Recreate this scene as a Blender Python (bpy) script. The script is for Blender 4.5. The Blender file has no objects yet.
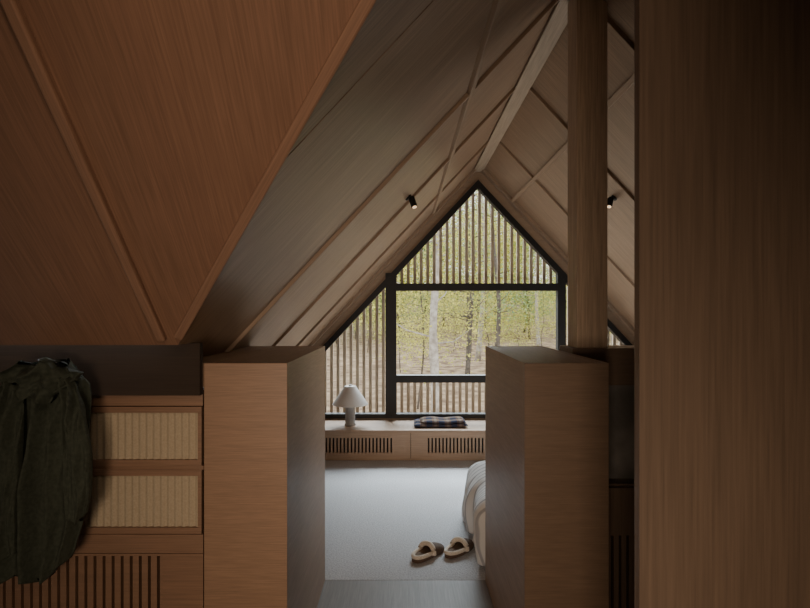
import bpy, bmesh, math, random
from mathutils import Vector, Matrix, noise
random.seed(7)
H=1.45
F=540.0
C=bpy.context.scene.collection
def P(X,D,Z): return Vector((X,D,Z+H))
# ---------------------------------------------------------------- materials
def new_mat(name):
    m=bpy.data.materials.new(name); m.use_nodes=True
    nt=m.node_tree; b=nt.nodes['Principled BSDF']
    return m,nt,b
def wood(name,dark,light,scale=(2,45,45),rough=.5,bump=.05,big=.07,con=(.82,1.16)):
    m,nt,b=new_mat(name); N=nt.nodes; L=nt.links
    scale=tuple(s*(4.8 if s>5 else 3.2) for s in scale)
    mid=[(a+c)/2 for a,c in zip(dark,light)]; dark=[m_*con[0] for m_ in mid]; light=[m_*con[1] for m_ in mid]
    tc=N.new('ShaderNodeTexCoord'); mp=N.new('ShaderNodeMapping'); mp.inputs['Scale'].default_value=scale
    L.new(tc.outputs['Object'],mp.inputs['Vector'])
    n=N.new('ShaderNodeTexNoise'); n.inputs['Scale'].default_value=1.0; n.inputs['Detail'].default_value=4; n.inputs['Roughness'].default_value=.6; n.inputs['Distortion'].default_value=.1
    L.new(mp.outputs[0],n.inputs['Vector'])
    r=N.new('ShaderNodeValToRGB'); r.color_ramp.elements[0].position=.3; r.color_ramp.elements[1].position=.72
    r.color_ramp.elements[0].color=(*dark,1); r.color_ramp.elements[1].color=(*light,1)
    L.new(n.outputs[0],r.inputs[0])
    mp2=N.new('ShaderNodeMapping'); mp2.inputs['Scale'].default_value=tuple(s*.14 for s in scale)
    L.new(tc.outputs['Object'],mp2.inputs['Vector'])
    n2=N.new('ShaderNodeTexNoise'); n2.inputs['Scale'].default_value=1; n2.inputs['Detail'].default_value=3
    L.new(mp2.outputs[0],n2.inputs['Vector'])
    mr=N.new('ShaderNodeMapRange'); mr.inputs['From Min'].default_value=.3; mr.inputs['From Max'].default_value=.7
    mr.inputs['To Min'].default_value=1-big; mr.inputs['To Max'].default_value=1+big*.5
    L.new(n2.outputs[0],mr.inputs[0])
    mx=N.new('ShaderNodeMix'); mx.data_type='RGBA'; mx.blend_type='MULTIPLY'; mx.inputs[0].default_value=1
    L.new(r.outputs[0],mx.inputs[6]); L.new(mr.outputs[0],mx.inputs[7])
    L.new(mx.outputs[2],b.inputs['Base Color']); b.inputs['Roughness'].default_value=rough
    bp=N.new('ShaderNodeBump'); bp.inputs['Strength'].default_value=bump; bp.inputs['Distance'].default_value=.001
    L.new(n.outputs[0],bp.inputs['Height']); L.new(bp.outputs[0],b.inputs['Normal'])
    return m
def mottled(name,c1,c2,scale=60,rough=.9,bump=.3,dist=.004,detail=4):
    m,nt,b=new_mat(name); N=nt.nodes; L=nt.links
    tc=N.new('ShaderNodeTexCoord'); n=N.new('ShaderNodeTexNoise'); n.inputs['Scale'].default_value=scale; n.inputs['Detail'].default_value=detail
    L.new(tc.outputs['Object'],n.inputs['Vector'])
    r=N.new('ShaderNodeValToRGB'); r.color_ramp.elements[0].position=.35; r.color_ramp.elements[1].position=.65
    r.color_ramp.elements[0].color=(*c1,1); r.color_ramp.elements[1].color=(*c2,1)
    L.new(n.outputs[0],r.inputs[0]); L.new(r.outputs[0],b.inputs['Base Color'])
    b.inputs['Roughness'].default_value=rough
    if bump>0:
        bp=N.new('ShaderNodeBump'); bp.inputs['Strength'].default_value=bump; bp.inputs['Distance'].default_value=dist
        L.new(n.outputs[0],bp.inputs['Height']); L.new(bp.outputs[0],b.inputs['Normal'])
    return m
DK=(.20,.125,.08); LT=(.33,.22,.145)
M={}
M['ceil']=wood('ceiling veneer',(.24,.16,.103),(.345,.235,.155),(1.2,26,26),.42,.06,.12,(.70,1.26))
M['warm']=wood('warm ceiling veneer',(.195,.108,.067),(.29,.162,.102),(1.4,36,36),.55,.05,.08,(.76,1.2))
M['batten']=wood('batten wood',(.26,.18,.118),(.36,.255,.17),(1.6,50,50),.5)
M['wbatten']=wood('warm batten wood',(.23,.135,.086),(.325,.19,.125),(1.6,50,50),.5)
M['vert']=wood('vertical oak',DK,LT,(45,45,1.6),.5)
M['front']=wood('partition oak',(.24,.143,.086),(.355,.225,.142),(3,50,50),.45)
M['front_shade']=wood('shaded partition oak',(.14,.09,.056),(.205,.135,.088),(3,50,50),.45)  # darker copy of the partition oak, shade put into the colour
M['front2']=wood('partition side oak',(.26,.165,.105),(.38,.25,.162),(36,2.4,36),.5,.05,.08,(.82,1.16))
M['post']=wood('post oak',(.40,.295,.205),(.54,.405,.29),(30,30,1.5),.5,.05,.1,(.74,1.22))
M['rail']=wood('rail oak',(.16,.11,.075),(.24,.17,.12),(2,50,50),.5)
M['beam']=wood('ridge beam wood',(.25,.19,.135),(.37,.29,.21),(30,1.5,30),.55,.05,.1,(.76,1.2))
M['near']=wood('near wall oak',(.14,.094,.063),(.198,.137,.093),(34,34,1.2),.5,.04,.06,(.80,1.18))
M['shadow']=wood('painted recess shade',(.032,.021,.014),(.046,.031,.021),(2,60,60),1,.0)  # near-black colour stands for deep shade above the drawers
M['bench']=wood('bench oak',(.27,.17,.1),(.42,.28,.18),(2,50,50),.45)
M['drawer']=wood('drawer oak',(.20,.115,.07),(.30,.18,.112),(2,50,50),.45)
M['slat']=wood('weathered slat wood',(.52,.40,.30),(.70,.55,.42),(40,40,1.5),.7)
M['dark']=mottled('shadow gap lining',(.012,.009,.007),(.02,.015,.012),20)
M['hallfloor']=wood('passage floor wood',(.155,.14,.13),(.22,.20,.185),(45,2,45),.55)
M['black']=mottled('black metal',(.003,.003,.0035),(.006,.006,.0065),80,.55,.02)
M['carpet']=mottled('pale carpet',(.36,.36,.37),(.52,.52,.525),105,1,.7,.007,7)
M['coat']=mottled('dark olive coat cloth',(.030,.037,.024),(.048,.056,.038),90,.9,.15,.002)
M['cream']=mottled('ribbed cream fabric',(.40,.33,.225),(.46,.385,.27),160,.9,.1,.001)
M['fleece']=mottled('cream fleece',(.62,.54,.44),(.84,.76,.65),220,1,.9,.006)
M['tan']=mottled('dark brown footbed',(.12,.08,.055),(.19,.13,.09),180,1,.6,.004)
M['suede']=mottled('brown suede',(.085,.052,.034),(.13,.082,.055),120,.85,.2,.001)
M['shade']=mottled('white lamp shade',(.66,.65,.63),(.72,.71,.69),8,.5,.03)
M['sheet']=mottled('white bed sheet',(.7,.69,.67),(.78,.77,.75),8,.8,.03)
M['lampbase']=mottled('grey ceramic lamp foot',(.26,.255,.25),(.37,.365,.355),10,.4,.03)
M['stone']=mottled('grey stone',(.17,.16,.145),(.34,.32,.29),5,.4,.1,.004,8)
M['bark']=mottled('pale bark',(.28,.24,.2),(.55,.5,.44),6,.9,.6,.02)
M['barkdark']=mottled('dark bark',(.08,.065,.05),(.18,.15,.125),8,.9,.6,.02)
M['litter']=mottled('leaf litter',(.19,.12,.075),(.60,.44,.30),1.8,1,.6,.05,10)
def leafmat(name,c):
    m,nt,b=new_mat(name); N=nt.nodes; L=nt.links
    tc=N.new('ShaderNodeTexCoord'); n=N.new('ShaderNodeTexNoise'); n.inputs['Scale'].default_value=1.3; n.inputs['Detail'].default_value=4
    L.new(tc.outputs['Object'],n.inputs['Vector'])
    r=N.new('ShaderNodeValToRGB'); r.color_ramp.elements[0].position=.3; r.color_ramp.elements[1].position=.7
    r.color_ramp.elements[0].color=(c[0]*.4,c[1]*.5,c[2]*.6,1); r.color_ramp.elements[1].color=(min(1,c[0]*1.2),min(1,c[1]*1.18),c[2],1)
    L.new(n.outputs[0],r.inputs[0])
    d=N.new('ShaderNodeBsdfDiffuse'); t=N.new('ShaderNodeBsdfTranslucent'); mx=N.new('ShaderNodeMixShader'); mx.inputs[0].default_value=.5
    L.new(r.outputs[0],d.inputs[0]); L.new(r.outputs[0],t.inputs[0]); L.new(d.outputs[0],mx.inputs[1]); L.new(t.outputs[0],mx.inputs[2])
    L.new(mx.outputs[0],nt.nodes['Material Output'].inputs['Surface'])
    return m
M['leafy']=leafmat('yellow leaves',(.84,.77,.24))
M['leafg']=leafmat('green leaves',(.50,.63,.30))
def plaid():
    m,nt,b=new_mat('plaid wool'); N=nt.nodes; L=nt.links
    tc=N.new('ShaderNodeTexCoord'); last=None
    for ax,sc in (('X',2.6),('Y',2.6)):
        w=N.new('ShaderNodeTexWave'); w.bands_direction=ax; w.inputs['Scale'].default_value=sc; w.inputs['Distortion'].default_value=0
        L.new(tc.outputs['Object'],w.inputs['Vector'])
        r=N.new('ShaderNodeValToRGB'); r.color_ramp.interpolation='CONSTANT'
        e=r.color_ramp.elements; e[0].color=(.025,.035,.075,1); e[1].position=.45; e[1].color=(.18,.10,.058,1)
        x=e.new(.9); x.color=(.30,.23,.16,1)
        L.new(w.outputs[0],r.inputs[0])
        if last is None: last=r
        else:
            mx=N.new('ShaderNodeMix'); mx.data_type='RGBA'; mx.inputs[0].default_value=.5
            L.new(last.outputs[0],mx.inputs[6]); L.new(r.outputs[0],mx.inputs[7]); L.new(mx.outputs[2],b.inputs['Base Color'])
    b.inputs['Roughness'].default_value=1
    return m
M['plaid']=plaid()
def duvetmat():
    m,nt,b=new_mat('striped linen'); N=nt.nodes; L=nt.links
    tc=N.new('ShaderNodeTexCoord'); w=N.new('ShaderNodeTexWave'); w.bands_direction='Y'; w.inputs['Scale'].default_value=5.5; w.inputs['Distortion'].default_value=.6; w.inputs['Detail Scale'].default_value=.6
    L.new(tc.outputs['Object'],w.inputs['Vector'])
    r=N.new('ShaderNodeValToRGB'); e=r.color_ramp.elements; e[0].color=(.64,.63,.61,1); e[0].position=.80; e[1].position=.95; e[1].color=(.36,.36,.37,1)
    L.new(w.outputs[0],r.inputs[0]); L.new(r.outputs[0],b.inputs['Base Color']); b.inputs['Roughness'].default_value=.95
    return m
M['duvet']=duvetmat()
def glass():
    m,nt,b=new_mat('window glass'); N=nt.nodes; L=nt.links
    t=N.new('ShaderNodeBsdfTransparent')
    t.inputs[0].default_value=(.95,.965,.955,1)
    L.new(t.outputs[0],N['Material Output'].inputs['Surface'])
    return m
M['glass']=glass()
def emit(name,c,s):
    m,nt,b=new_mat(name); b.inputs['Emission Color'].default_value=(*c,1); b.inputs['Emission Strength'].default_value=s
    return m
M['glow']=emit('lit spot lens',(1,.6,.28),1.2)
# ---------------------------------------------------------------- helpers
def link(name,bm,mat,parent=None,loc=None,smooth=False,bevel=0,matrix=None):
    me=bpy.data.meshes.new(name); bmesh.ops.recalc_face_normals(bm,faces=bm.faces[:]); bm.to_mesh(me); bm.free()
    o=bpy.data.objects.new(name,me); C.objects.link(o); me.materials.append(M[mat] if isinstance(mat,str) else mat)
    if matrix is not None: o.matrix_world=matrix
    if loc is not None: o.location=loc
    if parent is not None: o.parent=parent
    if smooth:
        for p in me.polygons: p.use_smooth=True
    if bevel:
        b=o.modifiers.new('bevel','BEVEL'); b.width=bevel; b.segments=2; b.limit_method='ANGLE'
    return o
def bx(bm,x0,x1,y0,y1,z0,z1):
    v=[bm.verts.new(p) for p in ((x0,y0,z0),(x1,y0,z0),(x1,y1,z0),(x0,y1,z0),(x0,y0,z1),(x1,y0,z1),(x1,y1,z1),(x0,y1,z1))]
    for f in ((0,3,2,1),(4,5,6,7),(0,1,5,4),(1,2,6,5),(2,3,7,6),(3,0,4,7)): bm.faces.new([v[i] for i in f])
def boxes(name,lst,mat,parent=None,bevel=0,off=(0,0,0)):
    """boxes given in camera-relative X, D, Z; off = parent location (world)"""
    bm=bmesh.new()
    for a in lst: bx(bm,a[0]-off[0],a[1]-off[0],a[2]-off[1],a[3]-off[1],a[4]+H-off[2],a[5]+H-off[2])
    return link(name,bm,mat,parent,bevel=bevel)
def empty(name,loc,label,cat,group=None,rz=0):
    o=bpy.data.objects.new(name,None); C.objects.link(o); o.location=loc; o.rotation_euler=(0,0,rz); o['label']=label; o['category']=cat
    o.empty_display_size=.1
    if group: o['group']=group
    return o
def tag(o,label,cat,group=None):
    o['label']=label; o['category']=cat
    if group: o['group']=group
    return o
def struct(o,label=None):
    o['kind']='structure'
    if label: o['label']=label
    return o
def slab(name,pts,thick,grain,mat,parent=None,up=True):
    """planar polygon slab, thickness going up/outward, local x along grain"""
    pts=[Vector(p) for p in pts]
    n=Vector((0,0,0))
    for i in range(len(pts)): n+=pts[i].cross(pts[(i+1)%len(pts)])
    n.normalize()
    if n.z<0: n=-n
    g=Vector(grain); g=(g-n*g.dot(n)).normalized(); s=n.cross(g)
    Mx=Matrix(((g.x,s.x,n.x,pts[0].x),(g.y,s.y,n.y,pts[0].y),(g.z,s.z,n.z,pts[0].z),(0,0,0,1)))
    inv=Mx.inverted(); lp=[inv@p for p in pts]
    bm=bmesh.new(); a=[bm.verts.new((p.x,p.y,0)) for p in lp]; b=[bm.verts.new((p.x,p.y,thick)) for p in lp]
    bm.faces.new(a); bm.faces.new(b[::-1])
    for i in range(len(a)):
        j=(i+1)%len(a); bm.faces.new((a[i],a[j],b[j],b[i]))
    return link(name,bm,mat,parent,matrix=Mx)
def bar(name,p,q,w,h,upv,mat,parent=None,bevel=.003):
    """rectangular bar from p to q; h hangs along -upv from the line, w centred"""
    p=Vector(p);q=Vector(q);g=(q-p);L=g.length;g.normalize();n=Vector(upv);n=(n-g*n.dot(g)).normalized();s=n.cross(g)
    Mx=Matrix(((g.x,s.x,n.x,p.x),(g.y,s.y,n.y,p.y),(g.z,s.z,n.z,p.z),(0,0,0,1)))
    bm=bmesh.new(); bx(bm,0,L,-w/2,w/2,-h,.004)
    return link(name,bm,mat,parent,matrix=Mx,bevel=bevel)
def ring(bm,outer,inner,y0,y1):
    n=len(outer)
    for i in range(n):
        j=(i+1)%n
        q=[outer[i],outer[j],inner[j],inner[i]]
        a=[bm.verts.new((x,y0,z+H)) for x,z in q]; b=[bm.verts.new((x,y1,z+H)) for x,z in q]
        bm.faces.new(a); bm.faces.new(b[::-1])
        for k in range(4):
            l=(k+1)%4; bm.faces.new((a[k],a[l],b[l],b[k]))
def prism(bm,poly,y0,y1):
    a=[bm.verts.new((x,y0,z+H)) for x,z in poly]; b=[bm.verts.new((x,y1,z+H)) for x,z in poly]
    bm.faces.new(a); bm.faces.new(b[::-1])
    for k in range(len(a)):
        l=(k+1)%len(a); bm.faces.new((a[k],a[l],b[l],b[k]))
def lathe(bm,prof,seg=32,cx=0,cy=0,cz=0,ribs=0,amp=0):
    rings=[]
    for r,z in prof:
        rings.append([bm.verts.new((cx+(r*(1+amp*math.cos(ribs*2*math.pi*i/seg)))*math.cos(2*math.pi*i/seg),cy+(r*(1+amp*math.cos(ribs*2*math.pi*i/seg)))*math.sin(2*math.pi*i/seg),cz+z)) for i in range(seg)])
    for a,b in zip(rings,rings[1:]):
        for i in range(seg):
            j=(i+1)%seg; bm.faces.new((a[i],a[j],b[j],b[i]))
    bm.faces.new(rings[0][::-1]); bm.faces.new(rings[-1])
def tube(bm,pts,rad,seg=8):
    pts=[Vector(p) for p in pts]; rings=[]
    if not hasattr(rad,'__len__'): rad=[rad]*len(pts)
    for i,p in enumerate(pts):
        t=(pts[min(i+1,len(pts)-1)]-pts[max(i-1,0)]).normalized()
        a=t.cross(Vector((0,0,1)) if abs(t.z)<.9 else Vector((1,0,0))).normalized(); b=t.cross(a)
        rings.append([bm.verts.new(p+(a*math.cos(2*math.pi*k/seg)+b*math.sin(2*math.pi*k/seg))*rad[i]) for k in range(seg)])
    for a,b in zip(rings,rings[1:]):
        for i in range(seg):
            j=(i+1)%seg; bm.faces.new((a[i],a[j],b[j],b[i]))
    bm.faces.new(rings[0][::-1]); bm.faces.new(rings[-1])
# ---------------------------------------------------------------- roof geometry
XR=.781; ZR=1.531; S=1.07; DG=5.70; XL=-1.17; XRT=2.732
T=1.049; DE=1.815; ZE=-.1176; XE=-.7596; DR=.243; DB=-1.33; XK=-.831; DF=1.957
FZ=-1.4515   # passage floor level
def zl(X): return ZR-S*(XR-X)
def zr(X): return ZR-S*(X-XR)
def zw(D): return ZE+T*(DE-D)
def valx(D): return XE+(DE-D)*((XR-XE)/(DE-DR))
g=.004
upL=(1,0,S); upR=(-1,0,S)
polysL=[
 [(XR,DR),(XR,1.35-g),(valx(1.35-g),1.35-g)],
 [(XR,1.35+g),(XR,2.5-g),(XK,2.5-g),(XK,DF),(XE,DF),(XE,DE),(valx(1.35+g),1.35+g)],
 [(XR,2.5+g),(XR,3.56-g),(XL,3.56-g),(XL,2.9),(XK,2.9),(XK,2.5+g)],
 [(XR,3.56+g),(XR,4.7-g),(XL,4.7-g),(XL,3.56+g)],
 [(XR,4.7+g),(XR,DG+.15),(XL,DG+.15),(XL,4.7+g)],
]
for i,pl in enumerate(polysL):
    struct(slab('ceiling',[P(x,d,zl(x)) for x,d in pl],.015,upL,'ceil'))
full=[(XR,DR),(XR,DG+.15),(XL-.1,DG+.15),(XL-.1,2.9),(XK,2.9),(XK,DF),(XE,DF),(XE,DE)]
struct(slab('ceiling',[P(x,d,zl(x)+.03) for x,d in full],.1,upL,'dark'))
jr=[DB,.2,1.35,2.5,3.56,4.7,DG+.15]
for a,b in zip(jr,jr[1:]):
    struct(slab('ceiling',[P(x,d,zr(x)) for x,d in ((XR,a+g),(XR,b-g),(XRT,b-g),(XRT,a+g))],.015,upR,'ceil'))
struct(slab('ceiling',[P(x,d,zr(x)+.03) for x,d in ((XR,DB-.1),(XR,DG+.15),(XRT+.1,DG+.15),(XRT+.1,DB-.1))],.1,upR,'dark'))
# cross roof toward the hall
upW=(0,-1,T)
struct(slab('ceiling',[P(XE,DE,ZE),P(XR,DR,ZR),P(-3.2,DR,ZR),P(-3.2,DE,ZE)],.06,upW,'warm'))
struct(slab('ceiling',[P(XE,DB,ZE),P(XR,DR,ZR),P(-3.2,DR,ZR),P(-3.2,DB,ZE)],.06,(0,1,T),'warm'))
struct(slab('ceiling',[P(XE,DB,ZE),P(XR,DR,ZR),P(XR,DB,ZR)],.06,upL,'ceil'))
# battens
k=0
def trim(o):
    global k
    k+=1; o.name='trim_%d'%k; o['kind']='structure'; return o
nL=Vector((-S,0,1)); nR=Vector((S,0,1)); nW=Vector((0,T,1))
trim(bar('t',P(-.800,DE-.025,zw(DE-.025)),P(-.800,DR,ZR),.030,.020,nW,'wbatten',bevel=.006))
trim(bar('t',P(-1.95,DE-.025,zw(DE-.025)),P(-1.95,DR,ZR),.030,.020,nW,'wbatten',bevel=.006))
vd=DE-.03
trim(bar('t',P(valx(vd)-.014,vd,zw(vd)),P(XR-.014,DR,ZR),.030,.016,nW,'wbatten',bevel=.006))
trim(bar('t',P(.30,1.1,zl(.30)),P(.30,DG,zl(.30)),.034,.022,nL,'batten'))
trim(bar('t',P(1.14,DB,zr(1.14)),P(1.14,DG,zr(1.14)),.034,.026,nR,'batten'))
for d,xlow in ((2.5,XK),(3.56,XL),(4.7,XL)):
    trim(bar('t',P(xlow,d+.012,zl(xlow)),P(XR-.05,d+.012,zl(XR-.05)),.028,.018,nL,'batten'))
for d in (2.5,3.56,4.7):
    trim(bar('t',P(XRT,d+.012,zr(XRT)),P(XR+.05,d+.012,zr(XR+.05)),.028,.018,nR,'batten'))
trim(boxes('ridge',[(XR-.05,XR+.05,DB,DG,1.455,1.56)],'beam',bevel=.003))
trim(bar('t',P(XL,DG-.05,zl(XL)),P(XR-.04,DG-.05,zl(XR-.04)),.1,.03,nL,'batten'))
trim(bar('t',P(XRT,DG-.05,zr(XRT)),P(XR+.04,DG-.05,zr(XR+.04)),.1,.03,nR,'batten'))
# dark board added for recess shade between the eave and the drawers, knee walls
struct(boxes('wall_recess_shade',[(-3.2,-.7285,1.925,DF-.001,-.305,-.1185),(-3.2,XE-.002,1.925,DF-.001,-.1185,-.085)],'shadow'))
struct(boxes('wall_left',[(XK-.01,XK,2.56,2.9,-1.45,-.19),(XL-.08,XL,2.9,DG,-1.45,zl(XL)+.02),(XL,XK,2.86,2.9,-1.45,-.19)],'vert'))
struct(boxes('wall_filler',[(XK-.012,-.7275,2.43,2.899,-1.45,-.1935),(XK,-.7275,1.958,2.43,-.28,-.1935)],'front2'))
struct(boxes('wall_right',[(XRT,XRT+.1,DB,DG,-1.48,zr(XRT)+.03)],'vert'))
bm=bmesh.new(); prism(bm,[(-3.3,-1.5),(XRT+.1,-1.5),(XRT+.1,1.7),(-3.3,1.7)],DB-.1,DB)
struct(link('wall_hall_back',bm,'near'))
struct(boxes('wall_hall_side',[(-3.3,-3.2,DB,2.6,-1.5,1.7)],'near'))
# near wall on the right
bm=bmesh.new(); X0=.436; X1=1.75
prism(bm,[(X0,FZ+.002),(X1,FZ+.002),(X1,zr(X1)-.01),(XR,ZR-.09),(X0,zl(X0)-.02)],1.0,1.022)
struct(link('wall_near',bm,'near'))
# floors
struct(boxes('floor',[(XL-.05,XRT+.05,2.902,DG+.1,-1.50,-1.45)],'carpet'))
struct(boxes('floor_passage',[(-3.25,XRT+.05,DB,2.9015,-1.56,FZ)],'hallfloor'))
# ---------------------------------------------------------------- gable wall and window
pent=[(-1.09,-1.14),(-1.09,-.631),(XR,1.371),(2.652,-.631),(2.652,-1.14)]
outer=[(-1.30,-1.5),(-1.30,-.67),(XR,1.62),(2.86,-.67),(2.86,-1.5)]
bm=bmesh.new(); ring(bm,outer,pent,DG,DG+.14); struct(link('wall_gable',bm,'batten'))
fi=[(-1.035,-1.095),(-1.035,-.655),(XR,1.285),(2.597,-.655),(2.597,-1.095)]
bm=bmesh.new(); ring(bm,pent,fi,DG-.02,DG+.07)
for a in ((-.195,-.08,-1.1,.39),(1.62,1.705,-1.1,.39)): bx(bm,a[0],a[1],DG-.018,DG+.068,a[2]+H,a[3]+H)
for a in ((-.09,1.63,.203,.28),(-.09,1.63,-.765,-.688)): bx(bm,a[0],a[1],DG-.016,DG+.066,a[2]+H,a[3]+H)
win=struct(link('window_1',bm,'black'),'black framed gable window with one wide pane in the middle')
def pane(poly):
    bm=bmesh.new(); prism(bm,poly,DG+.02,DG+.028); link('window_pane',bm,'glass',win)
pane([(-.09,-.695),(1.625,-.695),(1.625,.21),(-.09,.21)])
pane([(-.09,-1.10),(1.625,-1.10),(1.625,-.757),(-.09,-.757)])
pane([(-.16,.27),(1.70,.27),(XR,1.31)])
pane([(-1.05,-1.10),(-.185,-1.10),(-.185,.24),(-1.05,-.67)])
pane([(2.61,-1.10),(1.70,-1.10),(1.70,.28),(2.61,-.67)])
def slats(name,x0,x1,zbot,ztop,label):
    bm=bmesh.new(); x=x0; w=.033
    while x+w<=x1+.001:
        xc=x+w/2; roof=min(zl(xc),zr(xc))-.04
        zt=min(ztop,roof)
        if zt>zbot+.05: bx(bm,x,x+w,DG+.1402,DG+.160,zbot+H,zt+H)
        x+=.070
    bx(bm,x0,x1,DG+.1605,DG+.175,zbot+.01+H,zbot+.05+H)
    tag(link(name,bm,'slat'),label,'wooden screen')
slats('slat_screen',-.11,1.66,.22,9,'vertical timber slats outside the triangular top of the window')
slats('slat_screen',-1.15,-.16,-1.3,9,'vertical timber slats outside the window behind the white lamp')
slats('slat_screen',-.11,1.66,-1.3,-.72,'low strip of vertical timber slats outside, under the wide middle pane')
slats('slat_screen',1.70,2.70,-1.3,9,'vertical timber slats outside the right corner of the window, beyond the post')
# ---------------------------------------------------------------- bench with grilles
def grille(parent,off,x0,x1,y,z0,z1,pitch,barw,mat):
    boxes('grille_backing',[(x0,x1,y+.03,y+.034,z0,z1)],'dark',parent,off=off)
    l=[]; n=int(round((x1-x0)/pitch)); p=(x1-x0)/n
    for i in range(n+1):
        c=x0+i*p; l.append((max(x0,c-barw/2),min(x1,c+barw/2),y+.002,y+.026,z0-.001,z1+.001))
    boxes('grille',l,mat,parent,off=off)
def panel_with_hole(name,X0,X1,Z0,Z1,x0,x1,z0,z1,y,mat,parent,off,bevel=.0015):
    boxes(name,[(X0,x0,y,y+.03,Z0,Z1),(x1,X1,y,y+.03,Z0,Z1),(x0,x1,y,y+.03,Z0,z0),(x0,x1,y,y+.03,z1,Z1)],mat,parent,off=off)
ob=(0.8,5.4,0)
bench=empty('window_bench',ob,'long low oak bench with vent grilles under the gable window','bench')
boxes('bench_top',[(XL+.003,XRT-.003,5.175,5.675,-1.178,-1.153)],'bench',bench,bevel=.003,off=ob)
boxes('bench_body',[(XL+.003,XRT-.003,5.25,5.67,-1.448,-1.178)],'dark',bench,off=ob)
edges=[XL+.003,.065,1.30,XRT-.003]; hol=[(-.80,-.106),(.22,1.05),(1.5,2.4)]
for i in range(3):
    panel_with_hole('front_panel',edges[i]+.002,edges[i+1]-.002,-1.435,-1.181,hol[i][0],hol[i][1],-1.375,-1.23,5.19,'bench',bench,ob)
    grille(bench,ob,hol[i][0],hol[i][1],5.19,-1.375,-1.23,.034,.019,'bench')
boxes('plinth',[(XL+.003,XRT-.003,5.20,5.22,-1.449,-1.435)],'bench',bench,off=ob)
# ---------------------------------------------------------------- half height partitions
def partition(x0,x1,label,fm):
    off=((x0+x1)/2,2.43,0)
    t=empty('partition_cabinet',off,label,'half-height partition')
    b=FZ+.001
    boxes('front_panel',[(x0,x1,1.96,1.98,b,-.193)],fm,t,bevel=.0015,off=off)
    boxes('core',[(x0+.02,x1-.02,1.981,2.879,b,-.22)],'dark',t,off=off)
    for a,c in ((x0,x0+.019),(x1-.019,x1)):
        boxes('side_panel',[(a,c,1.981,2.899,b,-.193)],'front2',t,off=off)
    boxes('back_panel',[(x0+.019,x1-.019,2.882,2.899,b,-.193)],'front',t,off=off)
    boxes('top_panel',[(x0+.0195,x1-.0195,1.9805,2.8815,-.215,-.194)],'front2',t,off=off)
    return t
partition(-.726,-.424,'chest-high oak partition beside the cream-front drawers, left of the opening','front')
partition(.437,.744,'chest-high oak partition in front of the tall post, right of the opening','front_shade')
# post and rail to the right
rail=boxes('rail_beam',[(.75,2.38,2.40,2.60,-.335,-.17)],'rail',bevel=.003)
tag(rail,'horizontal oak beam at waist height behind the right partition','beam')
bm=bmesh.new(); prism(bm,[(.775,-.17),(.913,-.17),(.913,1.372),(.831,1.452),(.775,1.452)],2.42,2.56)
tag(link('timber_post',bm,'post',bevel=.003),'tall square timber post rising from the beam to the ridge','post')
sl=boxes('stone_panel',[(.76,2.3,2.50,2.53,-.78,-.337)],'stone')
tag(sl,'grey stone panel in the gap beneath the horizontal beam','panel')
off=(1.5,2.5,0)
cb=empty('side_cabinet',off,'dark cabinet with slatted front in the gap beside the near wall','cabinet')
boxes('body',[(.76,2.3,2.43,2.6,FZ+.001,-.782)],'near',cb,off=off)
panel_with_hole('front_panel',.76,2.3,FZ+.001,-.79,.84,2.2,-1.4,-1.0,2.395,'near',cb,off)
grille(cb,off,.84,2.2,2.395,-1.4,-1.0,.034,.022,'near')
# ---------------------------------------------------------------- drawer unit (left)
off=(-1.4,2.1,0)
du=empty('drawer_unit',off,'oak built-in drawer unit with ribbed cream fronts behind the hanging coat','drawer unit')
XU0=-2.2; XU1=-.731; yd=1.965; zb=FZ+.001
boxes('body',[(XU0,XU1,yd+.031,2.4,zb,-.305)],'near',du,off=off)
boxes('rail',[(XU0,XU1,yd-.004,yd+.024,-.348,-.292)],'drawer',du,bevel=.001,off=off)
cols=[(-1.185,-.737),(-1.645,-1.195),(-2.105,-1.655)]
zs=[(-.568,-.352),(-.815,-.582)]
for a,b in cols:
    for z0,z1 in zs:
        dr=boxes('drawer',[(a,b,yd,yd+.020,z1-.022,z1),(a,b,yd,yd+.020,z0,z0+.022),(a,a+.018,yd,yd+.020,z0+.022,z1-.022),(b-.014,b,yd,yd+.020,z0+.022,z1-.022)],'drawer',du,bevel=.001,off=off)
        bm=bmesh.new(); xs=a+.014; xe=b-.010; n=int((xe-xs)/.0015); cols_=[]
        for i in range(n+1):
            x=xs+(xe-xs)*i/n; y=yd+.0135-.003*math.cos(2*math.pi*(x-xs)/.026)
            cols_.append((bm.verts.new((x-off[0],y-off[1],z0+.018+H)),bm.verts.new((x-off[0],y-off[1],z1-.018+H))))
        for p,q in zip(cols_,cols_[1:]): bm.faces.new((p[0],q[0],q[1],p[1]))
        link('ribbed_panel',bm,'cream',dr,smooth=True)
boxes('rail',[(XU0,XU1,yd+.004,yd+.024,-.582,-.568),(XU0,XU1,yd,yd+.024,-.885,-.817)],'drawer',du,off=off)
panel_with_hole('vent_panel',XU0,XU1,zb,-.887,-2.1,-.878,-1.40,-.895,yd,'drawer',du,off)
grille(du,off,-2.1,-.878,yd,-1.40,-.895,.033,.022,'drawer')
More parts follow.
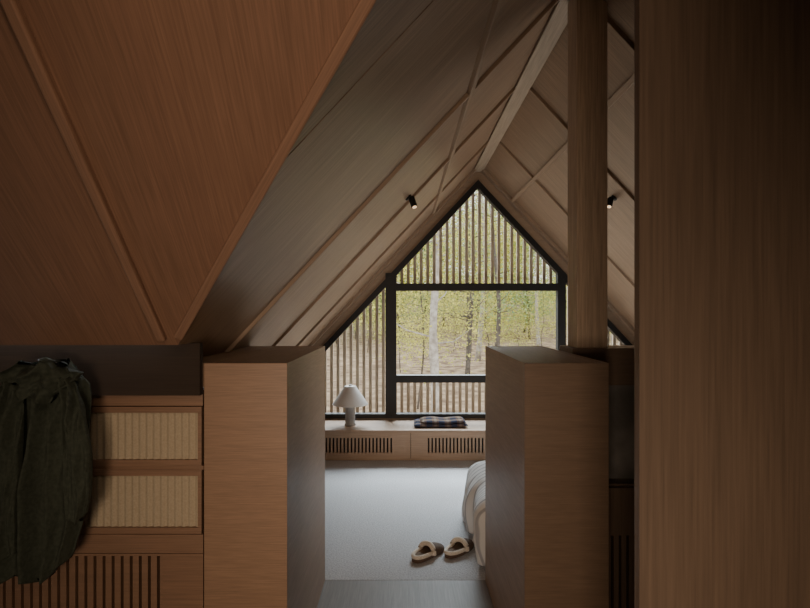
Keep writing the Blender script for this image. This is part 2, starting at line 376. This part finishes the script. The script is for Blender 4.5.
# ---------------------------------------------------------------- coat on hook
Dc=1.82
def px(x,y,D): return ((x-404)*D/F, -(y-310)*D/F)
hk=empty('coat_hook',P(-1.20,1.925,-.19),'small black hook on the dark band above the drawers, holding the coat','hook')
bm=bmesh.new(); bx(bm,-.010,.010,-.006,0,-.018,.012); link('hook_plate',bm,'black',hk,bevel=.002)
bm=bmesh.new(); tube(bm,[(0,-.003,-.004),(0,-.05,-.020),(0,-.10,-.020),(0,-.11,-.005)],.0045); link('hook_arm',bm,'black',hk,smooth=True)
cl=P(-1.20,Dc,-.19)
coat=empty('coat',cl,'dark green coat hanging by its collar over the drawers','coat')
def interp(tab,t):
    for (a,x),(b,y) in zip(tab,tab[1:]):
        if t<=b: 
            f=(t-a)/(b-a); f=f*f*(3-2*f)*.6+f*.4; return x+(y-x)*f
    return tab[-1][1]
def drape(name,top,hem,left,right,depth,dy,amp,kf,seed,segs=200,N=110,crump=1.0):
    """closed garment shell: columns fan out from the gathered top; long folds hanging down the front"""
    bm=bmesh.new(); rings=[]
    for i in range(N+1):
        t=i/N; rr=[]
        for s in range(segs):
            th=2*math.pi*s/segs; c=math.cos(th); sn=math.sin(th); u=c
            xl=interp(left,t); xr_=interp(right,t); xp=xl+(xr_-xl)*(u+1)/2
            yp=interp(top,u)+(interp(hem,u)-interp(top,u))*t
            X,Z=px(xp,yp,Dc)
            w=u*kf+seed+.35*math.sin(2.0*t+seed)+.15*math.sin(4*t+u*3)
            f1=1-abs(math.sin(w*math.pi/2))
            f2=.5+.5*math.cos(w*math.pi*.43+1.1+seed)
            a=amp*(.6+.4*t**.5)
            fold=a*(f1*1.1+.7*f2-.8)
            cr=crump*(.012*noise.noise(Vector((u*2.5+seed+t,t*4-u*2,seed)))+.007*noise.noise(Vector((u*6+seed,t*9+u*5,seed+3))))
            cr+=(.030*(1-t)**2.5)*(1-2*abs(math.sin(3.6*u+6*t+seed)))
            dd=depth*(min(1,.35+t*3))*(abs(sn)**.35)*math.copysign(1,sn)
            Y=Dc+dy+dd-(fold+cr if sn<0 else -.2*fold)*abs(sn)**.4
            X+=.005*math.sin(t*7+seed+u*2)
            if Z>-.14: Y=min(Y,1.80)
            Y=min(Y,1.918)
            rr.append(bm.verts.new((X-cl.x,Y-cl.y,Z+H-cl.z)))
        rings.append(rr)
    for a,b in zip(rings,rings[1:]):
        for s in range(segs):
            j=(s+1)%segs; bm.faces.new((a[s],a[j],b[j],b[s]))
    bm.faces.new(rings[0]); bm.faces.new(rings[-1][::-1])
    return link(name,bm,'coat',coat,smooth=True)
drape('body',[(-1,374),(-.5,362),(0,365),(.4,359),(.75,366),(1,376)],[(-1,566),(-.6,578),(-.25,572),(.05,584),(.35,578),(.6,566),(.85,560),(1,552)],
      [(0,20),(.05,4),(.14,-3),(.4,-5),(1,-8)],[(0,80),(.05,88),(.14,91),(.4,90),(.75,84),(1,74)],.020,0,.048,4.4,.4)
drape('sleeve',[(-1,379),(0,373),(1,382)],[(-1,512),(0,518),(1,507)],[(0,64),(.2,71),(.6,75),(1,76)],[(0,86),(.2,94),(.55,98),(.85,99),(1,97)],.020,-.05,.022,1.6,1.7,90,80)
drape('sleeve',[(-1,385),(0,378),(1,387)],[(-1,548),(0,554),(1,546)],[(0,10),(.2,2),(1,0)],[(0,34),(.3,31),(1,27)],.020,-.05,.022,1.6,3.9,90,80)
drape('collar',[(-1,369),(-.6,359),(-.2,364),(.2,356),(.6,361),(1,367)],[(-1,384),(-.5,398),(0,390),(.4,402),(.75,394),(1,382)],[(0,20),(.3,10),(.7,12),(1,28)],[(0,76),(.3,90),(.7,87),(1,68)],.020,-.045,.036,3.2,5.1,100,60,1.3)
# ---------------------------------------------------------------- lamp
lp=P(-.54,5.42,-1.153)
lamp=empty('table_lamp',lp,'small white cone-shaded table lamp on the window bench','lamp')
bm=bmesh.new(); lathe(bm,[(.055,0),(.056,.008),(.048,.014),(.047,.19),(.044,.195)],64,ribs=16,amp=.03); link('lamp_base',bm,'lampbase',lamp,smooth=True)
bm=bmesh.new(); lathe(bm,[(.012,.195),(.012,.26)],16); link('lamp_stem',bm,'lampbase',lamp,smooth=True)
bm=bmesh.new(); lathe(bm,[(.176,.205),(.180,.209),(.060,.385),(.057,.390)],48); link('lamp_shade',bm,'shade',lamp)
bm=bmesh.new(); lathe(bm,[(.014,.3905),(.017,.398),(.013,.405)],24); link('finial',bm,'shade',lamp,smooth=True)
# ---------------------------------------------------------------- folded blanket
bl=P(.37,5.40,-1.153)
blk=empty('folded_blanket',bl,'folded brown, tan and navy plaid blanket lying on the window bench','blanket')
def roundslab(name,x0,x1,y0,y1,z0,z1,mat,parent,seed):
    bm=bmesh.new(); bx(bm,x0,x1,y0,y1,z0,z1)
    bmesh.ops.subdivide_edges(bm,edges=bm.edges[:],cuts=14,use_grid_fill=True)
    xc=(x0+x1)/2;yc=(y0+y1)/2;zc=(z0+z1)/2;hx=(x1-x0)/2;hy=(y1-y0)/2;hz=(z1-z0)/2
    for v in bm.verts:
        dx=max(0,abs(v.co.x-xc)-(hx-hz)); dy=max(0,abs(v.co.y-yc)-(hy-hz)); d=math.hypot(dx,dy)/hz
        v.co.z=zc+(v.co.z-zc)*math.sqrt(max(.04,1-min(1,d)**2*.96))
        v.co.z+=.012*noise.noise(Vector((v.co.x*7+seed,v.co.y*7,0)))+.002; v.co.x+=.010*noise.noise(v.co*11+Vector((0,seed,0)))
    return link(name,bm,mat,parent,smooth=True)
roundslab('blanket_layer',-.27,.25,-.14,.15,.006,.036,'plaid',blk,1)
roundslab('blanket_layer',-.20,.235,-.115,.12,.036,.064,'plaid',blk,1.2)
# ---------------------------------------------------------------- slippers
def slipper(loc,ang,label,mir):
    t=empty('slipper',loc,label,'slipper','pair of slippers on the carpet',rz=ang)
    L=.26
    def wid(s): return .046+.010*s
    def cyy(s): return mir*.006*math.sin(s*3)
    def hw(s):
        q=min(1,abs((s-.5)*2))**1.25
        return wid(s)*max(.02,1-q*q)**.4
    def outline(sc,n=44):
        pts=[]
        for i in range(n):
            u=2*math.pi*i/n; c=math.cos(u); s_=math.sin(u)
            x=(abs(c)**.8)*math.copysign(1,c)*L/2*sc; s=(x/L)+.5
            y=(abs(s_)**.8)*math.copysign(1,s_)*wid(s)*sc
            pts.append((x,y+cyy(s)))
        return pts
    def ex(name,sc,z0,z1,mat,bv):
        bm=bmesh.new(); o=outline(sc); a=[bm.verts.new((x,y,z0)) for x,y in o]; b=[bm.verts.new((x,y,z1)) for x,y in o]
        bm.faces.new(a[::-1]); bm.faces.new(b)
        for i in range(len(a)):
            j=(i+1)%len(a); bm.faces.new((a[i],a[j],b[j],b[i]))
        return link(name,bm,mat,t,smooth=False,bevel=bv)
    ex('sole',1,.001,.022,'suede',.003); ex('footbed',.90,.0225,.029,'tan',.003)
    s0=.50
    bm=bmesh.new(); rings=[]
    for i in range(17):
        f=i/16; s=s0+(.95-s0)*f; x=(s-.5)*L; w=hw(s)*1.05; h=.058*(1-.55*f**1.7)
        rings.append([bm.verts.new((x,w*math.cos(math.pi*k_/16)+cyy(s),.008+h*math.sin(math.pi*k_/16)**.75)) for k_ in range(17)])
    for a,b in zip(rings,rings[1:]):
        for k_ in range(16): bm.faces.new((a[k_],a[k_+1],b[k_+1],b[k_]))
    up=link('upper',bm,'suede',t,smooth=True); so=up.modifiers.new('s','SOLIDIFY'); so.thickness=.004
    w=hw(s0)*1.02; bm=bmesh.new()
    tube(bm,[((s0-.5)*L-.004+.012*math.sin(math.pi*k_/20)**2,w*math.cos(math.pi*k_/20)+cyy(s0),.018+.049*math.sin(math.pi*k_/20)**.75) for k_ in range(21)],.015,12)
    link('fleece_trim',bm,'fleece',t,smooth=True)
    pts=[]
    for i in range(25):
        u=math.pi*.5+math.pi*i/24; c=math.cos(u); s_=math.sin(u)
        x=math.copysign(abs(c)**.8,c)*L/2*.93; sx=x/L+.5
        pts.append((x,math.copysign(abs(s_)**.8,s_)*wid(sx)*.91+cyy(sx),.030))
    bm=bmesh.new(); tube(bm,pts,.0115,10); link('fleece_edge',bm,'fleece',t,smooth=True)
slipper(P(.143,3.19,-1.45),math.radians(48),'brown suede slipper with cream fleece, the one farther from the bed',1)
slipper(P(.330,3.25,-1.45),math.radians(52),'brown suede slipper with cream fleece, the one nearest the bed',-1)
# ---------------------------------------------------------------- bed
bo=P(1.355,3.44,-1.45)
bed=empty('bed',bo,'low bed with rumpled pale striped duvet behind the right partition','bed')
bm=bmesh.new(); bx(bm,-.80,1.0,-.40,.42,.04,.16); link('bed_base',bm,'bench',bed,bevel=.005)
bm=bmesh.new(); bx(bm,-.78,.98,-.39,.41,.161,.32); link('mattress',bm,'sheet',bed,bevel=.03)
bm=bmesh.new(); bmesh.ops.create_cube(bm,size=2); bmesh.ops.subdivide_edges(bm,edges=bm.edges[:],cuts=64,use_grid_fill=True)
for v in bm.verts:
    x,y,z=v.co
    px_=12.0; nrm=(abs(x)**px_+abs(y)**px_)**(1/px_); m_=max(abs(x),abs(y)); k2=(m_/nrm) if nrm>1e-6 else 1
    rx,ry=x*k2,y*k2
    top=max(0,z)
    edge=max(abs(x),abs(y))
    shrink=.20*top**3.0*edge
    Z=.24+.22*z-.075*(edge**5)*top
    low=max(0,(1-z)/2)
    X=rx*.93*(1-shrink*.55); Y=ry*.50*(1-shrink)
    if abs(x)>abs(y): a_=y*9
    else: a_=x*15
    dr=(.022*math.sin(a_*1.7+1.2*math.sin(a_*.7))+.006*math.sin(a_*4.1+z*2))*low
    d=Vector((rx*abs(rx)**3,ry*abs(ry)**3,.6*top)); d=d.normalized() if d.length>1e-4 else Vector((0,0,1))
    n3=noise.noise(Vector((X*3,Y*4,Z*5)))*.04+noise.noise(Vector((X*7,Y*7,Z*5)))*.014
    dx=Vector((d.x,d.y,0))
    q=Vector((X,Y,Z))+d*n3+dx*(dr-.005*low*low)
    q.z=max(q.z,.008); q.y=max(min(q.y,.54),-.52)
    v.co=q
link('duvet',bm,'duvet',bed,smooth=True)
# ---------------------------------------------------------------- spotlights
def spot(X,D,Z,n,label,en):
    t=empty('ceiling_spotlight',P(X,D,Z),label,'spotlight')
    nn=Vector(n).normalized()   # downwards/inwards
    rot=Vector((0,0,-1)).rotation_difference(nn).to_matrix().to_4x4()
    bm=bmesh.new(); lathe(bm,[(.022,-.010),(.024,-.002),(.024,-.0005)],24); bm.transform(rot); link('mount_plate',bm,'black',t,smooth=False)
    e=nn*.03
    bm=bmesh.new(); tube(bm,[(0,0,0),tuple(nn*.02),tuple(e)],.006); link('arm',bm,'black',t,smooth=True)
    ax=Vector((.3 if X<.7 else -.35,-.45,-1)).normalized(); r2=Vector((0,0,-1)).rotation_difference(ax).to_matrix().to_4x4()
    bm=bmesh.new(); lathe(bm,[(.016,-.045),(.019,-.044),(.020,-.04),(.020,.026),(.017,.03)],24); bm.transform(r2); bm.transform(Matrix.Translation(e+nn*.01)); h=link('housing',bm,'black',t,smooth=False,bevel=.001)
    bm=bmesh.new(); lathe(bm,[(.014,-.0475),(.014,-.0455)],20); bm.transform(r2); bm.transform(Matrix.Translation(e+nn*.01)); link('lens',bm,'glow',h)
    ld=bpy.data.lights.new('spot_bulb','SPOT'); ld.energy=en; ld.color=(1,.7,.4); ld.spot_size=math.radians(100); ld.shadow_soft_size=.02
    lo=bpy.data.objects.new('spot_bulb',ld); C.objects.link(lo); lo.parent=t; lo.location=e+nn*.01+ax*.052
    lo.rotation_euler=ax.to_track_quat('-Z','Y').to_euler()
spot(.026,3.456,zl(.026),(S,0,-1),'black ceiling spotlight on the left slope, above the window mullion',1.5)
spot(1.475,3.787,zr(1.475),(-S,0,-1),'black ceiling spotlight on the right slope, glowing warm beside the post',3)
# ---------------------------------------------------------------- outside
def gz(x,y): return -3.15+max(0,(y-24))*.028+max(0,(y-46))*.08+.3*noise.noise(Vector((x*.12,y*.12,0)))
bm=bmesh.new(); nx,ny=70,80; grid=[]
for j in range(ny+1):
    row=[]
    for i in range(nx+1):
        x=-60+120*i/nx; y=7+103*j/ny
        row.append(bm.verts.new((x,y,gz(x,y)+.1*noise.noise(Vector((x*.6,y*.6,3)))+H)))
    grid.append(row)
for j in range(ny):
    for i in range(nx): bm.faces.new((grid[j][i],grid[j][i+1],grid[j+1][i+1],grid[j+1][i]))
gr=link('ground_outside',bm,'litter',smooth=True); gr['kind']='structure'
def tree_mesh(h,r,nleaf,spread,seed,low,ls,soft):
    rnd=random.Random(seed)
    tb=bmesh.new(); lean=rnd.uniform(-.07,.07)
    def ctr(f): return Vector((lean*f*h+.16*math.sin(f*6+seed)+.05*math.sin(f*17+seed*3),.12*math.cos(f*5+seed),f*h))
    tube(tb,[ctr(i/14) for i in range(15)],[r*(1-.75*i/14)*(1+.12*math.sin(i*2.3+seed)) for i in range(15)],10)
    fol=bmesh.new()
    tips=[]
    for b in range(22):
        f=rnd.uniform(low,.97); z=h*f; a=rnd.uniform(0,6.28); l=spread*rnd.uniform(.5,1)*(1-.4*z/h)
        s=ctr(f); e=s+Vector((math.cos(a)*l,math.sin(a)*l,l*rnd.uniform(.1,.6)))
        m=(s+e)/2+Vector((0,0,-.1*l)); tube(tb,[s,m,e],[r*.2,r*.13,r*.04],6); tips+= [m,e,(m+e)/2]
    for i in range(nleaf):
        c=rnd.choice(tips)+Vector((rnd.gauss(0,soft),rnd.gauss(0,soft),rnd.gauss(0,soft*.6)))
        if c.z<.15: continue
        s=rnd.uniform(.5,1)*ls; u=Vector((rnd.uniform(-1,1),rnd.uniform(-1,1),rnd.uniform(-.6,.6))).normalized()*s
        w=u.cross(Vector((rnd.uniform(-1,1),rnd.uniform(-1,1),rnd.uniform(-1,1)))).normalized()*s*.6
        fol.faces.new([fol.verts.new(c+u),fol.verts.new(c+w),fol.verts.new(c-u),fol.verts.new(c-w)])
    return tb,fol
protos=[]
specs=[(9,.15,2600,2.4,1,.24,'bark','leafy',.060,.55),(11,.10,2600,2.2,2,.26,'barkdark','leafg',.060,.55),(10,.13,2600,2.6,3,.24,'barkdark','leafy',.060,.55),(5,.035,2600,1.6,4,.26,'barkdark','leafy',.055,.55),
 (10,.11,7500,3.2,5,.10,'barkdark','leafg',.105,.7),(9,.11,7500,3.4,6,.10,'barkdark','leafy',.105,.7)]
def place(proto_i,px_,D,label,group,first,sc=1):
    x=(px_-404)*D/F; loc=(x,D,gz(x,D)+H-.05); rz=(px_*.37)%6.28
    h,r,n,sp,sd,low,bk,lf,ls,soft=specs[proto_i]
    if first:
        t=empty('forest_tree',loc,label,'tree',group,rz); tb,fo=tree_mesh(h,r,n,sp,sd,low,ls,soft)
        link('trunk',tb,bk,t,smooth=True); link('foliage',fo,lf,t); protos.append(t); return t
    p=protos[proto_i]; c=p.copy(); C.objects.link(c); c.location=loc; c.rotation_euler=(0,0,rz); c['label']=label; c.scale=(sc,sc,sc)
    if group: c['group']=group
    elif 'group' in c: del c['group']
    for ch in list(p.children):
        d=ch.copy(); C.objects.link(d); d.parent=c
    return c
place(0,436,15,'tall tree with pale trunk, closest to the left side of the middle pane',None,True)
place(1,498,20,'dark slim tree in the right half of the middle pane',None,True)
place(2,470,24,'dark trunk with yellow leaves near the centre of the middle pane',None,True)
place(3,420,17,'thin young tree with yellow leaves at the left edge of the middle pane',None,True)
BG='background forest trees'; BL='slender forest tree with autumn leaves deeper in the wood outside'
place(4,530,46,BL,BG,True); place(5,400,48,BL,BG,True)
rnd=random.Random(11)
for i in range(14):
    D=rnd.uniform(24,46); place([0,1,2,3,0,3][rnd.randrange(6)],rnd.uniform(200,720),D,BL,BG,False,rnd.uniform(.75,1.2))
for i in range(8):
    D=rnd.uniform(26,42); place(3,370+i*29+rnd.uniform(-6,6),D,BL,BG,False,rnd.uniform(.6,1.0))
for i in range(48):
    D=42+38*(i/48); place(4+rnd.randrange(2),200+((i*137)%520)+rnd.uniform(-8,8),D,BL,BG,False,rnd.uniform(.8,1.25))
# ---------------------------------------------------------------- lights
w=bpy.data.worlds.new('w'); bpy.context.scene.world=w; w.use_nodes=True
bg=w.node_tree.nodes['Background']; bg.inputs[0].default_value=(.94,.97,1,1); bg.inputs[1].default_value=2.4
def area(name,loc,target,sx,sy,energy,col,spread=180):
    ld=bpy.data.lights.new(name,'AREA'); ld.shape='RECTANGLE'; ld.size=sx; ld.size_y=sy; ld.energy=energy; ld.color=col; ld.spread=math.radians(spread)
    o=bpy.data.objects.new(name,ld); C.objects.link(o); o.location=loc
    o.rotation_euler=(Vector(target)-Vector(loc)).to_track_quat('-Z','Y').to_euler(); return o
area('sky_light',P(.8,10.5,4.2),P(.8,5,-.6),6,2.5,3400,(.81,.905,1))
area('hall_warm_fill',P(.08,-.35,.78),P(-.42,1.10,.76),.35,.35,3.1,(1,.74,.54),84)  # added warm light behind the camera, no fixture modelled; brightens the cross roof
area('hall_fill',P(-.30,-1.1,-.45),P(-.08,2,-.72),.6,.6,8,(1,.77,.58),74)
area('side_fill',P(2.55,4.1,-.6),P(0,3.4,.4),1.0,2.4,42,(1,.92,.82))  # added unseen fill inside the bedroom, no window there; lifts the left slope
# ---------------------------------------------------------------- camera
cd=bpy.data.cameras.new('cam'); cd.sensor_width=36; cd.lens=24.0; cd.shift_y=6/810; cd.shift_x=1/810; cd.clip_start=.02; cd.clip_end=300
co=bpy.data.objects.new('camera',cd); C.objects.link(co); co.location=(0,0,H); co.rotation_euler=(math.pi/2,0,0)
bpy.context.scene.camera=co
